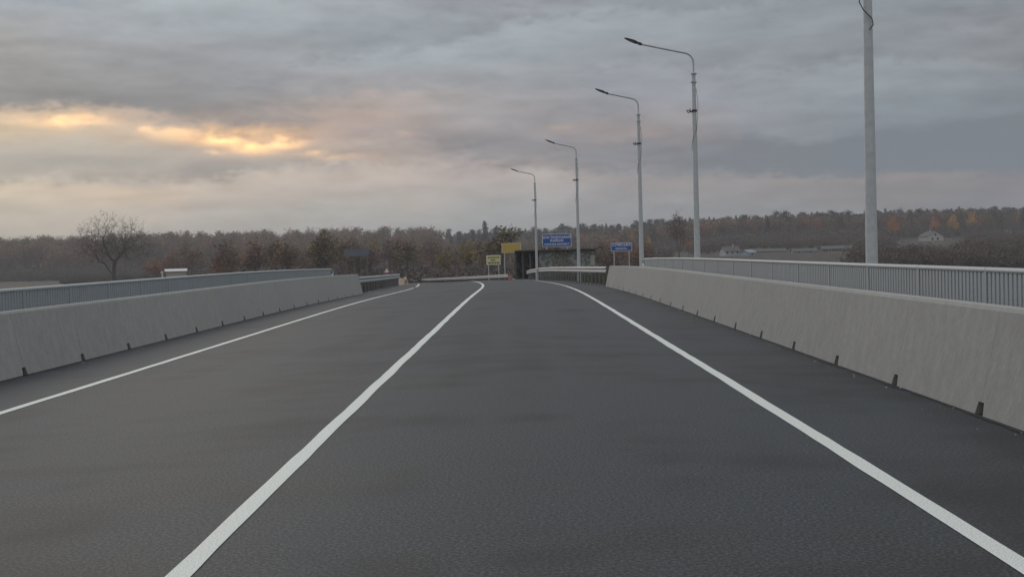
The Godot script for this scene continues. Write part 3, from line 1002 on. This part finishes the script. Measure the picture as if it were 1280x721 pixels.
func buildings() -> void:
	var h := house("house", Vector3(206.5, 3.0, -550.0), 7.0, 9.0, 2.9, 2.3, PI / 2 + 0.25, M.wall_white, M.roof_grey, "white gabled house on the wooded slope at right", 0)
	for y in [[-1.6, 1.6], [1.3, 1.6], [0.0, 3.6]]:
		var m := Mb.new()
		m.box(Vector3(-3.52, y[1], y[0]), Vector3(0.1, 1.2, 1.0))
		part("window", m.mesh(), M.glass, h)
	house("house", Vector3(280.0, 6.2, -640.0), 9.0, 7.0, 1.6, 1.4, 0.1, M.wall_beige, M.roof_zinc, "house with pale roof at the far right edge of the wood", 2)
	house("house", Vector3(84.0, -0.2, -430.0), 6.0, 6.0, 1.5, 1.6, 0.15, M.wall_white, M.roof_dark, "white village house with dark roof behind the right railing", 3)
	house("house", Vector3(88.5, -1.0, -418.0), 3.6, 4.0, 1.6, 1.0, 0.6, M.wall_blue, M.roof_zinc, "small bluish house with pale roof before the dark roofed house", 1, "house", false)
	house("long_shed", Vector3(103.0, -0.6, -450.0), 14.0, 6.0, 1.4, 0.9, 0.05, M.wall_brown, M.roof_grey, "long low grey roofed shed in the middle of the village", 3, "shed", false)
	house("long_shed", Vector3(113.0, -0.9, -432.0), 9.0, 5.0, 1.4, 0.9, -0.1, M.wall_blue, M.roof_grey, "low bluish shed right of the long grey roofed shed", 2, "shed", false)
	house("long_shed", Vector3(127.0, -0.6, -440.0), 11.0, 6.0, 1.7, 1.1, 0.08, M.wall_brown, M.roof_grey, "brown walled shed with grey roof left of the nearest lamp post", 2, "shed", false)
	house("house", Vector3(141.0, -0.4, -450.0), 9.0, 7.0, 1.8, 1.3, -0.1, M.wall_beige, M.roof_grey, "beige walled low house just left of the nearest lamp post", 2)
	house("roadside_shed", Vector3(-89.9, -4.6, -300.0), 5.0, 4.0, 4.45, 0.5, 0.25, M.wall_beige, M.roof_white, "beige shed with white roof just above the left railing", 0, "shed", false)
	var p := base("white_post", Vector3(-93.3, -4.6, -299.0), "short white marker post left of the beige shed", "post")
	var m2 := Mb.new()
	m2.tube([Vector3(0, -0.4, 0), Vector3(0, 4.0, 0)], [0.22, 0.2], 8)
	part("shaft", m2.mesh(), M.white, p)
	m2 = Mb.new()
	m2.tube([Vector3(-0.1, 4.0, 0), Vector3(-0.1, 4.35, 0), Vector3(-0.1, 4.5, 0)], [0.35, 0.38, 0.2], 8)
	part("head", m2.mesh(), M.white, p)

# ---- trees
func fan(m: Mb, p: Vector3, goals: Array, rad: float, depth: int, tips: Array, crook: float) -> void:
	# limbs that divide until each twig reaches one of the goal points of the crown
	if goals.size() == 1:
		m.tube([p, goals[0]], [rad, rad * 0.5], 3, false)
		tips.append([goals[0], (goals[0] - p).normalized()])
		return
	var k := 3 if goals.size() > 24 and rng.randf() < 0.5 else 2
	var seeds := []
	for i in k:
		seeds.append(goals[rng.randi() % goals.size()])
	var groups := []
	for i in k:
		groups.append([])
	for g in goals:
		var best := 0
		for i in range(1, k):
			if g.distance_squared_to(seeds[i]) < g.distance_squared_to(seeds[best]):
				best = i
		groups[best].append(g)
	for i in k:
		var grp: Array = groups[i]
		if grp.is_empty():
			continue
		var mean := Vector3.ZERO
		for g in grp:
			mean += g / grp.size()
		var share := 0.42 if depth < 3 else 0.5
		var q := p.lerp(mean, share)
		var len := p.distance_to(q)
		q += Vector3(rng.randfn(), rng.randfn(), rng.randfn()) * len * crook
		var mid := p.lerp(q, 0.5) + Vector3(rng.randfn(), rng.randfn() - 0.3, rng.randfn()) * len * crook * 0.7
		var r2 := maxf(rad * pow(float(grp.size()) / goals.size(), 0.40), 0.03)
		if depth < 4:
			m.tube([p, mid, q], [minf(rad, r2 * 1.15), r2 * 1.05, r2], 5, false)
		else:
			m.tube([p, q], [r2, r2 * 0.9], 3, false)
		fan(m, q, grp, r2 * 0.92, depth + 1, tips, crook)

func crown_goals(lobes: Array, n: int, inner: float) -> Array:  # lobes: [centre, radii]
	var goals := []
	while goals.size() < n:
		var l: Array = lobes[rng.randi() % lobes.size()]
		var d := Vector3(rng.randfn(), rng.randfn(), rng.randfn()).normalized()
		if d.y < -0.55:
			continue
		goals.append(l[0] + d * l[1] * pow(rng.randf_range(inner, 1.0), 0.5) * rng.randf_range(0.78, 1.08))
	return goals

func shade(c: Color, f: float) -> Color:
	var k := 1.0 + rng.randf_range(-f, f)
	var w := rng.randf_range(-f, f) * 0.25
	return Color(c.r * k * (1.0 + w), c.g * k, c.b * k * (1.0 - w))

func card(m: Mb, at: Vector3, s: float, along: Vector3) -> void:
	var a := (Vector3(rng.randfn(), rng.randfn(), rng.randfn()) + along).normalized()
	var b := a.cross(Vector3(rng.randfn(), rng.randfn(), rng.randfn())).normalized()
	m.tri(at - a * s * 0.5 - b * s * 0.3, at + a * s * 0.7, at - a * s * 0.4 + b * s * 0.45)

func broadleaf(seed_: int, h: float, width: float, leaves: int, size: float, leaf: Color, wood: Color, twig: float) -> Array:
	# trunk and limbs, then a crown of small leaf and twig faces round the twig ends; twig is the share of thin twig slivers
	rng.seed = seed_
	var t := Mb.new()
	t.col = wood
	var tips := []
	var th := h * rng.randf_range(0.16, 0.26)
	t.tube([Vector3(0, -0.8, 0), Vector3(0.05, th * 0.5, 0), Vector3(0, th, 0.05)], [h * 0.022, h * 0.017, h * 0.015], 6, false)
	var lobes := []
	for k in 5:
		var a := TAU * (k + rng.randf() * 0.6) / 5.0
		var q := width * rng.randf_range(0.12, 0.26)
		var up := h * rng.randf_range(0.45, 0.78)
		lobes.append([Vector3(cos(a) * q, up, sin(a) * q), Vector3(width * 0.28, h * 0.21, width * 0.28) * rng.randf_range(0.75, 1.05)])
	lobes.append([Vector3(0, h * 0.72, 0), Vector3(width * 0.27, h * 0.27, width * 0.27)])
	fan(t, Vector3(0, th, 0.05), crown_goals(lobes, 230, 0.1), h * 0.013, 0, tips, 0.07)
	var c := Mb.new()
	# keep the crown inside its height and width
	for i in leaves:
		var tip: Array = tips[rng.randi() % tips.size()]
		var p: Vector3 = tip[0] + Vector3(rng.randfn() * width * 0.04, rng.randfn() * h * 0.022, rng.randfn() * width * 0.04)
		if rng.randf() < twig:
			c.col = shade(wood, 0.25)
			var d: Vector3 = (tip[1] + Vector3(rng.randfn(), rng.randfn() + 0.4, rng.randfn()) * 0.45).normalized()
			var s := d.cross(Vector3(rng.randfn(), rng.randfn(), rng.randfn())).normalized() * size * 0.07
			c.tri(p - s, p + d * size * 2.2, p + s)
		else:
			c.col = shade(leaf, 0.4)
			card(c, p, size * rng.randf_range(0.6, 1.3), Vector3.ZERO)
	return [t.mesh(), c.mesh()]

func conifer(seed_: int, h: float, width: float, leaf: Color, wood: Color) -> Array:
	rng.seed = seed_
	var t := Mb.new()
	t.col = wood
	t.tube([Vector3(0, -0.8, 0), Vector3(0, h * 0.5, 0), Vector3(0, h, 0)], [h * 0.014, h * 0.009, 0.02], 6, false)
	var c := Mb.new()
	var rows := 17
	for i in rows:
		var f := (i + 0.5) / rows
		var y := h * lerpf(0.2, 0.99, f)
		var reach := width * 0.5 * pow(1.0 - f, 0.75) * rng.randf_range(0.75, 1.12) + 0.15
		var n := 8 if i < 12 else 5
		for k in n:
			var a := TAU * (k + rng.randf()) / n
			var o := Vector3(cos(a), 0, sin(a))
			var s := Vector3(-o.z, 0, o.x)
			var len := reach * rng.randf_range(0.65, 1.1)
			var tip := Vector3(0, y - len * rng.randf_range(0.15, 0.4), 0) + o * len
			c.col = shade(leaf, 0.35)
			var mid := Vector3(0, y, 0).lerp(tip, 0.5)
			c.tri(Vector3(0, y + 0.2, 0), tip, mid + s * len * 0.28 - Vector3(0, 0.25, 0))
			c.tri(Vector3(0, y + 0.2, 0), mid - s * len * 0.28 - Vector3(0, 0.25, 0), tip)
			for j in 4:
				c.col = shade(leaf, 0.35)
				card(c, Vector3(0, y, 0).lerp(tip, rng.randf_range(0.3, 1.0)) + Vector3(rng.randfn(), rng.randfn(), rng.randfn()) * 0.25, rng.randf_range(0.4, 0.9), Vector3(0, -0.5, 0))
	return [t.mesh(), c.mesh()]

func pine(seed_: int, h: float, width: float, leaf: Color, wood: Color) -> Array:
	rng.seed = seed_
	var t := Mb.new()
	t.col = wood
	var bend := rng.randf_range(-0.4, 0.4)
	t.tube([Vector3(0, -0.8, 0), Vector3(bend, h * 0.5, 0), Vector3(bend * 1.3, h * 0.95, 0)], [h * 0.015, h * 0.011, 0.05], 6, false)
	var c := Mb.new()
	for k in 13:
		var f := rng.randf_range(0.0, 1.0)
		var y := h * lerpf(0.5, 0.95, f)
		var a := rng.randf() * TAU
		var q := width * 0.42 * (1.0 - 0.75 * f) * rng.randf_range(0.3, 1.0)
		var ctr := Vector3(bend + cos(a) * q, y, sin(a) * q)
		t.tube([Vector3(bend, y - 0.8, 0), ctr], [0.07, 0.03], 3, false)
		for i in 42:
			c.col = shade(leaf, 0.35)
			card(c, ctr + Vector3(rng.randfn() * width * 0.12, rng.randfn() * h * 0.035, rng.randfn() * width * 0.12), rng.randf_range(0.4, 0.8), Vector3.ZERO)
	return [t.mesh(), c.mesh()]

func bush(seed_: int, leaf: Color, wood: Color, n: int) -> ArrayMesh:
	rng.seed = seed_
	var c := Mb.new()
	for k in 9:
		c.col = wood
		var a := rng.randf() * TAU
		var e := Vector3(cos(a) * rng.randf_range(0.2, 0.8), rng.randf_range(0.7, 1.1), sin(a) * rng.randf_range(0.2, 0.8))
		c.tube([Vector3(0, -0.1, 0), e * 0.5, e], [0.02, 0.014, 0.006], 3, false)
		for i in n / 9:
			c.col = shade(leaf if i % 3 else wood, 0.35)
			card(c, e * rng.randf_range(0.45, 1.05) + Vector3(rng.randfn(), rng.randfn(), rng.randfn()) * 0.14, rng.randf_range(0.045, 0.11), Vector3(0, 0.8, 0))
	return c.mesh()

func joined(pair: Array) -> ArrayMesh:
	var a := []
	a.resize(Mesh.ARRAY_MAX)
	for k in [Mesh.ARRAY_VERTEX, Mesh.ARRAY_NORMAL, Mesh.ARRAY_COLOR]:
		var x = pair[0].surface_get_arrays(0)[k]
		x.append_array(pair[1].surface_get_arrays(0)[k])
		a[k] = x
	var m := ArrayMesh.new()
	m.add_surface_from_arrays(Mesh.PRIMITIVE_TRIANGLES, a)
	return m

func scatter(called: String, mesh: Mesh, where: Array, parent: Node3D) -> void:  # where: [position, scale, turn, tint]
	if where.is_empty():
		return
	var mm := MultiMesh.new()
	mm.transform_format = MultiMesh.TRANSFORM_3D
	mm.use_colors = true
	mm.mesh = mesh
	mm.instance_count = where.size()
	for i in where.size():
		var w: Array = where[i]
		mm.set_instance_transform(i, Transform3D(Basis(Vector3.UP, w[2]).scaled(Vector3(w[1].x, w[1].y, w[1].x)), w[0]))
		mm.set_instance_color(i, w[3])
	var o := MultiMeshInstance3D.new()
	o.name = numbered(called) if parent == self else called
	o.multimesh = mm
	o.material_override = M.leaf
	parent.add_child(o, true)
	o.set_meta("kind", "stuff")

func tree_thing(called: String, pair: Array, at: Vector3, s: Vector2, turn: float, label: String, group := "") -> Node3D:
	var r := base(called, at, label, "tree", group)
	r.rotation.y = turn
	r.scale = Vector3(s.x, s.y, s.x)
	part("trunk", pair[0], M.bark, r)
	part("crown", pair[1], M.leaf, r)
	return r

func pix(px: float, z: float) -> float:  # lateral metres of a sight line, for laying out the far trees
	return (px - 640.0) / 1400.0 * z

func trees() -> void:
	var brown := Color(0.070, 0.052, 0.040)
	var wood := Color(0.105, 0.088, 0.080)
	var kinds := []  # each built at 14 m height
	kinds.append(broadleaf(101, 14.0, 8.0, 1200, 0.46, Color(0.30, 0.145, 0.066), wood, 0.3))
	kinds.append(broadleaf(102, 14.0, 9.0, 1200, 0.46, Color(0.235, 0.130, 0.068), wood, 0.35))
	kinds.append(broadleaf(103, 14.0, 8.0, 1200, 0.46, Color(0.185, 0.140, 0.064), wood, 0.25))
	kinds.append(broadleaf(104, 14.0, 7.0, 1100, 0.42, Color(0.190, 0.112, 0.080), Color(0.13, 0.10, 0.088), 0.5))
	var olive := broadleaf(105, 14.0, 8.0, 1300, 0.45, Color(0.27, 0.20, 0.055), wood, 0.15)
	var orange := broadleaf(106, 14.0, 8.0, 1400, 0.45, Color(0.52, 0.22, 0.06), wood, 0.1)
	var yellow := broadleaf(107, 14.0, 7.0, 1300, 0.45, Color(0.62, 0.36, 0.08), wood, 0.1)
	var firs := [conifer(111, 16.0, 6.5, Color(0.028, 0.042, 0.036), wood), conifer(112, 16.0, 7.5, Color(0.034, 0.047, 0.037), wood)]
	var pines := [pine(113, 17.0, 7.0, Color(0.032, 0.046, 0.037), Color(0.10, 0.06, 0.04)), pine(114, 17.0, 8.0, Color(0.036, 0.046, 0.036), Color(0.10, 0.06, 0.04))]

	# the wood along the horizon, one mass
	var f := base("forest", Vector3.ZERO, "dusky autumn woodland stretching along the whole horizon", "forest")
	f.set_meta("kind", "stuff")
	rng.seed = 500
	var bare := [[], [], [], []]
	var dark := [[], [], [], []]
	var gold := [[], [], []]
	for row in 9:
		var z0 := 610.0 + row * 24.0
		var r := -0.72
		while r < 0.72:
			var z := z0 + rng.randf_range(-10, 10)
			var x := r * z0 + rng.randf_range(-2, 2)
			r += (rng.randf_range(2.4, 4.0) if row >= 4 and r > -0.06 else rng.randf_range(4.2, 6.8)) / z0
			var g := on_ground(x, z)
			var sc := rng.randf_range(0.92, 1.15)
			var tint := 1.0 + rng.randf_range(-0.3, 0.3)
			var t := Color(tint * rng.randf_range(0.93, 1.14), tint, tint * rng.randf_range(0.92, 1.08))
			var ev := 0.02
			if r > -0.06:
				ev = 0.15 if row < 3 else 0.75
			if r > 0.28:
				ev = 0.25 if row < 2 else 0.92
			if rng.randf() < ev:
				dark[rng.randi() % 4].append([g, Vector2(sc, sc * rng.randf_range(0.85, 1.1)) * (0.86 if r > -0.06 else 0.8), rng.randf() * TAU, t])
			elif rng.randf() < (0.22 if r > -0.1 else 0.08):
				gold[[0, 0, 0, 0, 1, 2][rng.randi() % 6]].append([g, Vector2(sc, sc) * 0.95, rng.randf() * TAU, t * 0.62])
			else:
				bare[rng.randi() % 4].append([g, Vector2(sc * 1.65, sc * (1.32 if r < -0.06 else 1.0)), rng.randf() * TAU, t])
	for i in 4:
		scatter("bare_trees", joined(kinds[i]), bare[i], f)
	for i in 2:
		scatter("fir_trees", joined(firs[i]), dark[i], f)
		scatter("pine_trees", joined(pines[i]), dark[i + 2], f)
	scatter("golden_trees", joined(olive), gold[0], f)
	scatter("golden_trees", joined(orange), gold[1], f)
	scatter("golden_trees", joined(yellow), gold[2], f)

	# trees that can be told apart, from the valley beyond the bridge
	rng.seed = 610
	var n := 0
	var spots := []
	for i in 96:
		var z := 190.0 + 380.0 * pow((i + rng.randf()) / 96.0, 0.9)
		var ratio := rng.randf_range(-0.34, 0.0)
		if ratio > -0.14 and z < 200.0:
			z += 60.0
		if ratio < -0.26 and z < 320.0:
			z += 150.0
		spots.append([ratio * z, z])
	for s in spots:
		var g := on_ground(s[0], s[1])
		var kind := rng.randi() % 4
		var sc := rng.randf_range(0.62, 0.95)
		tree_thing("bare_tree", kinds[kind], g, Vector2(sc * 1.4, sc), rng.randf() * TAU, "brown half bare tree in the thicket left of the road end", "thicket trees left of the road end")
	for i in 40:
		var z := rng.randf_range(175.0, 400.0)
		var x := rng.randf_range(0.005, 0.125) * z
		var sc := rng.randf_range(0.45, 0.72)
		tree_thing("bare_tree", kinds[rng.randi() % 4], on_ground(x, z), Vector2(sc * 1.35, sc), rng.randf() * TAU, "brown half bare tree in the thicket behind the blue signs", "thicket trees behind the signs")
	# single trees with a look of their own: [kind, pixel column, distance, height in metres, width factor, label]
	for s in [
		["olive_tree", olive, 585, 240, 10.5, 1.1, "rounded olive tree just left of the amber sign"],
		["olive_tree", olive, 556, 260, 9.0, 1.2, "low rounded olive tree left of the yellow sign"],
		["olive_tree", olive, 395, 380, 14.5, 1.1, "olive yellow tree above the end of the left railing"],
		["olive_tree", olive, 296, 420, 14.5, 0.9, "yellowish green tree above the middle of the left railing"],
		["olive_tree", olive, 470, 420, 16.0, 0.9, "olive tree above the left guardrail"],
		["orange_tree", orange, 1118, 520, 13.5, 1.0, "broad orange tree right of the nearest lamp post"],
		["orange_tree", orange, 1170, 585, 12.5, 0.9, "orange tree behind the white gabled house"],
		["golden_tree", yellow, 1193, 560, 13.5, 1.0, "bright golden tree right of the white gabled house"],
		["golden_tree", yellow, 1216, 600, 14.5, 0.8, "pale golden tree farthest right on the wooded slope"],
		["golden_tree", yellow, 813, 440, 10.5, 0.45, "slim yellow tree between the second and third lamp posts"],
		["orange_tree", orange, 862, 450, 8.5, 0.9, "low orange tree left of the second nearest lamp post"],
		["golden_tree", yellow, 748, 420, 8.0, 0.6, "dull yellow tree left of the smaller blue sign"],
		["spruce_tree", firs[0], 593, 620, 21.0, 0.75, "single dark spruce on the skyline above the olive tree"],
		["spruce_tree", firs[1], 608, 610, 26.0, 1.0, "tallest dark spruce on the skyline above the amber sign"],
		["spruce_tree", firs[0], 622, 620, 23.0, 0.6, "narrow dark spruce right of the tallest spruce"],
		["spruce_tree", firs[1], 565, 640, 18.0, 0.7, "small dark spruce leftmost on the skyline"]]:
		var x := pix(s[2], s[3])
		var h0: float = 16.0 if s[0] == "spruce_tree" else 14.0
		var k: float = s[4] / h0
		tree_thing(s[0], s[1], on_ground(x, s[3]), Vector2(k * s[5], k), 0.7 * s[2], s[6])
	# two bare trees against the sky
	rng.seed = 901
	var t := Mb.new()
	t.col = Color(0.065, 0.056, 0.050)
	var tips := []
	t.tube([Vector3(0, -0.8, 0), Vector3(0.1, 2.4, 0), Vector3(0.1, 4.0, 0.1)], [0.62, 0.48, 0.44], 8, false)
	fan(t, Vector3(0.1, 4.0, 0.1), crown_goals([[Vector3(-4.8, 12.8, 0.5), Vector3(6.0, 7.6, 6.4)], [Vector3(5.0, 12.4, -0.5), Vector3(5.6, 7.6, 6.0)], [Vector3(-0.3, 13.2, 0), Vector3(6.2, 8.4, 7.0)], [Vector3(0, 10.0, 0), Vector3(8.6, 5.5, 8.0)]], 2000, 0.03), 0.52, 0, tips, 0.08)
	var tw := Mb.new()
	for tip in tips:
		for j in 2:
			tw.col = shade(Color(0.065, 0.055, 0.05), 0.2)
			var d: Vector3 = (tip[1] + Vector3(rng.randfn(), rng.randfn() + 0.3, rng.randfn()) * 0.3).normalized()
			var s := d.cross(Vector3(rng.randfn(), rng.randfn(), rng.randfn())).normalized() * 0.03
			tw.tri(tip[0] - s, tip[0] + d * rng.randf_range(0.5, 1.1), tip[0] + s)
	tree_thing("oak_tree", [t.mesh(), tw.mesh()], Vector3(-106.7, -5.2, -300.0), Vector2(1, 1), 0.25, "large leafless spreading oak against the sky at left")
	tree_thing("poplar_tree", [kinds[3][0], kinds[3][1]], on_ground(49.5, 330.0), Vector2(1.25, 1.3), 1.0, "tall leafless tree on the skyline left of the second lamp post")
	shrubs()

func shrubs() -> void:
	var red := bush(201, Color(0.125, 0.080, 0.064), Color(0.10, 0.077, 0.070), 760)
	var grey := bush(202, Color(0.110, 0.092, 0.068), Color(0.095, 0.080, 0.073), 760)
	rng.seed = 700
	var a := []
	var b := []
	for i in 1500:
		var z := rng.randf_range(230.0, 560.0)
		var ratio := rng.randf_range(0.16, 0.6)
		if ratio < 0.31 and z < 470.0:
			continue
		if ratio > 0.34 and ratio < 0.41 and z > 330.0:
			continue
		var s := rng.randf_range(1.8, 4.2)
		var t := 1.0 + rng.randf_range(-0.25, 0.25)
		(a if rng.randf() < 0.6 else b).append([on_ground(ratio * z, z), Vector2(s * 1.3, s), rng.randf() * TAU, Color(t, t, t)])
	for i in 1300:
		var z := rng.randf_range(170.0, 600.0)
		var ratio := rng.randf_range(-0.33, 0.14)
		if ratio < -0.25 and z < 330.0:
			continue
		var s := rng.randf_range(1.8, 4.0)
		var t := 1.0 + rng.randf_range(-0.25, 0.25)
		(a if rng.randf() < 0.3 else b).append([on_ground(ratio * z, z), Vector2(s * 1.3, s), rng.randf() * TAU, Color(t, t, t)])
	for i in 2600:
		var z := rng.randf_range(575.0, 660.0)
		var ratio := rng.randf_range(-0.7, 0.7)
		if ratio > 0.33 and ratio < 0.47:
			z += 60.0
		var s := rng.randf_range(2.5, 6.0)
		b.append([on_ground(ratio * z, z), Vector2(s * 1.3, s), rng.randf() * TAU, Color(1, 1, 1)])
	for i in 260:
		var z := rng.randf_range(420.0, 575.0)
		var ratio := rng.randf_range(-0.4, -0.28)
		var s := rng.randf_range(1.5, 4.0)
		b.append([on_ground(ratio * z, z), Vector2(s * 1.3, s), rng.randf() * TAU, Color(1, 1, 1)])
	var r := base("scrub", Vector3.ZERO, "reddish brown scrub covering the valley floor and lower slopes", "shrubs")
	r.set_meta("kind", "stuff")
	scatter("red_bushes", red, a, r)
	scatter("grey_bushes", grey, b, r)
	# rough grass on the embankment
	rng.seed = 720
	var blade := Mb.new()
	for i in 26:
		blade.col = shade(Color(0.085, 0.085, 0.045), 0.4)
		var p := Vector3(rng.randfn() * 0.16, 0, rng.randfn() * 0.16)
		var d := Vector3(rng.randfn() * 0.12, rng.randf_range(0.15, 0.5), rng.randfn() * 0.12)
		blade.tri(p - Vector3(0.015, 0, 0), p + d, p + Vector3(0.015, 0, 0))
	var w := []
	for i in 5200:
		var z := rng.randf_range(53.5, 150.0)
		var right := rng.randf() < 0.5
		var o := rng.randf_range(4.7, 10.0) if right else -rng.randf_range(7.8, 12.0)
		if right and z > 94.0 and z < 104.0:
			continue
		var up := -0.1 - maxf(0.0, absf(o) - (9.0 if right else 8.3)) * 0.5
		w.append([rp(z, o, up), Vector2(rng.randf_range(0.9, 1.6), rng.randf_range(0.7, 1.5)), rng.randf() * TAU, Color(1, 1, 1) * rng.randf_range(0.7, 1.2)])
	var gr := base("grass", Vector3.ZERO, "rough dull grass on the road embankment beyond the bridge", "grass")
	gr.set_meta("kind", "stuff")
	scatter("grass_tufts", blade.mesh(), w, gr)
	# concrete crumbs swept against the barriers
	rng.seed = 740
	var chip := Mb.new()
	chip.hexa([Vector3(-0.5, 0, -0.4), Vector3(0.45, 0, -0.5), Vector3(0.5, 0, 0.45), Vector3(-0.4, 0, 0.5), Vector3(-0.25, 0.5, -0.2), Vector3(0.3, 0.6, -0.25), Vector3(0.2, 0.55, 0.3), Vector3(-0.3, 0.4, 0.2)])
	var cw := []
	for i in 420:
		var z := 5.0 + 40.0 * pow(rng.randf(), 1.5)
		var o := 3.94 - 0.5 * pow(rng.randf(), 2.5) if i % 3 else -7.1 + 0.5 * pow(rng.randf(), 2.5)
		var s := 0.006 + 0.022 * pow(rng.randf(), 3.0)
		cw.append([rp(z, o, 0.0), Vector2(s, s), rng.randf() * TAU, Color(0.3, 0.29, 0.27) * rng.randf_range(0.4, 1.3)])
	var cr := base("crumbs", Vector3.ZERO, "light concrete crumbs scattered along the foot of the barriers", "gravel")
	cr.set_meta("kind", "stuff")
	scatter("crumb", chip.mesh(), cw, cr)
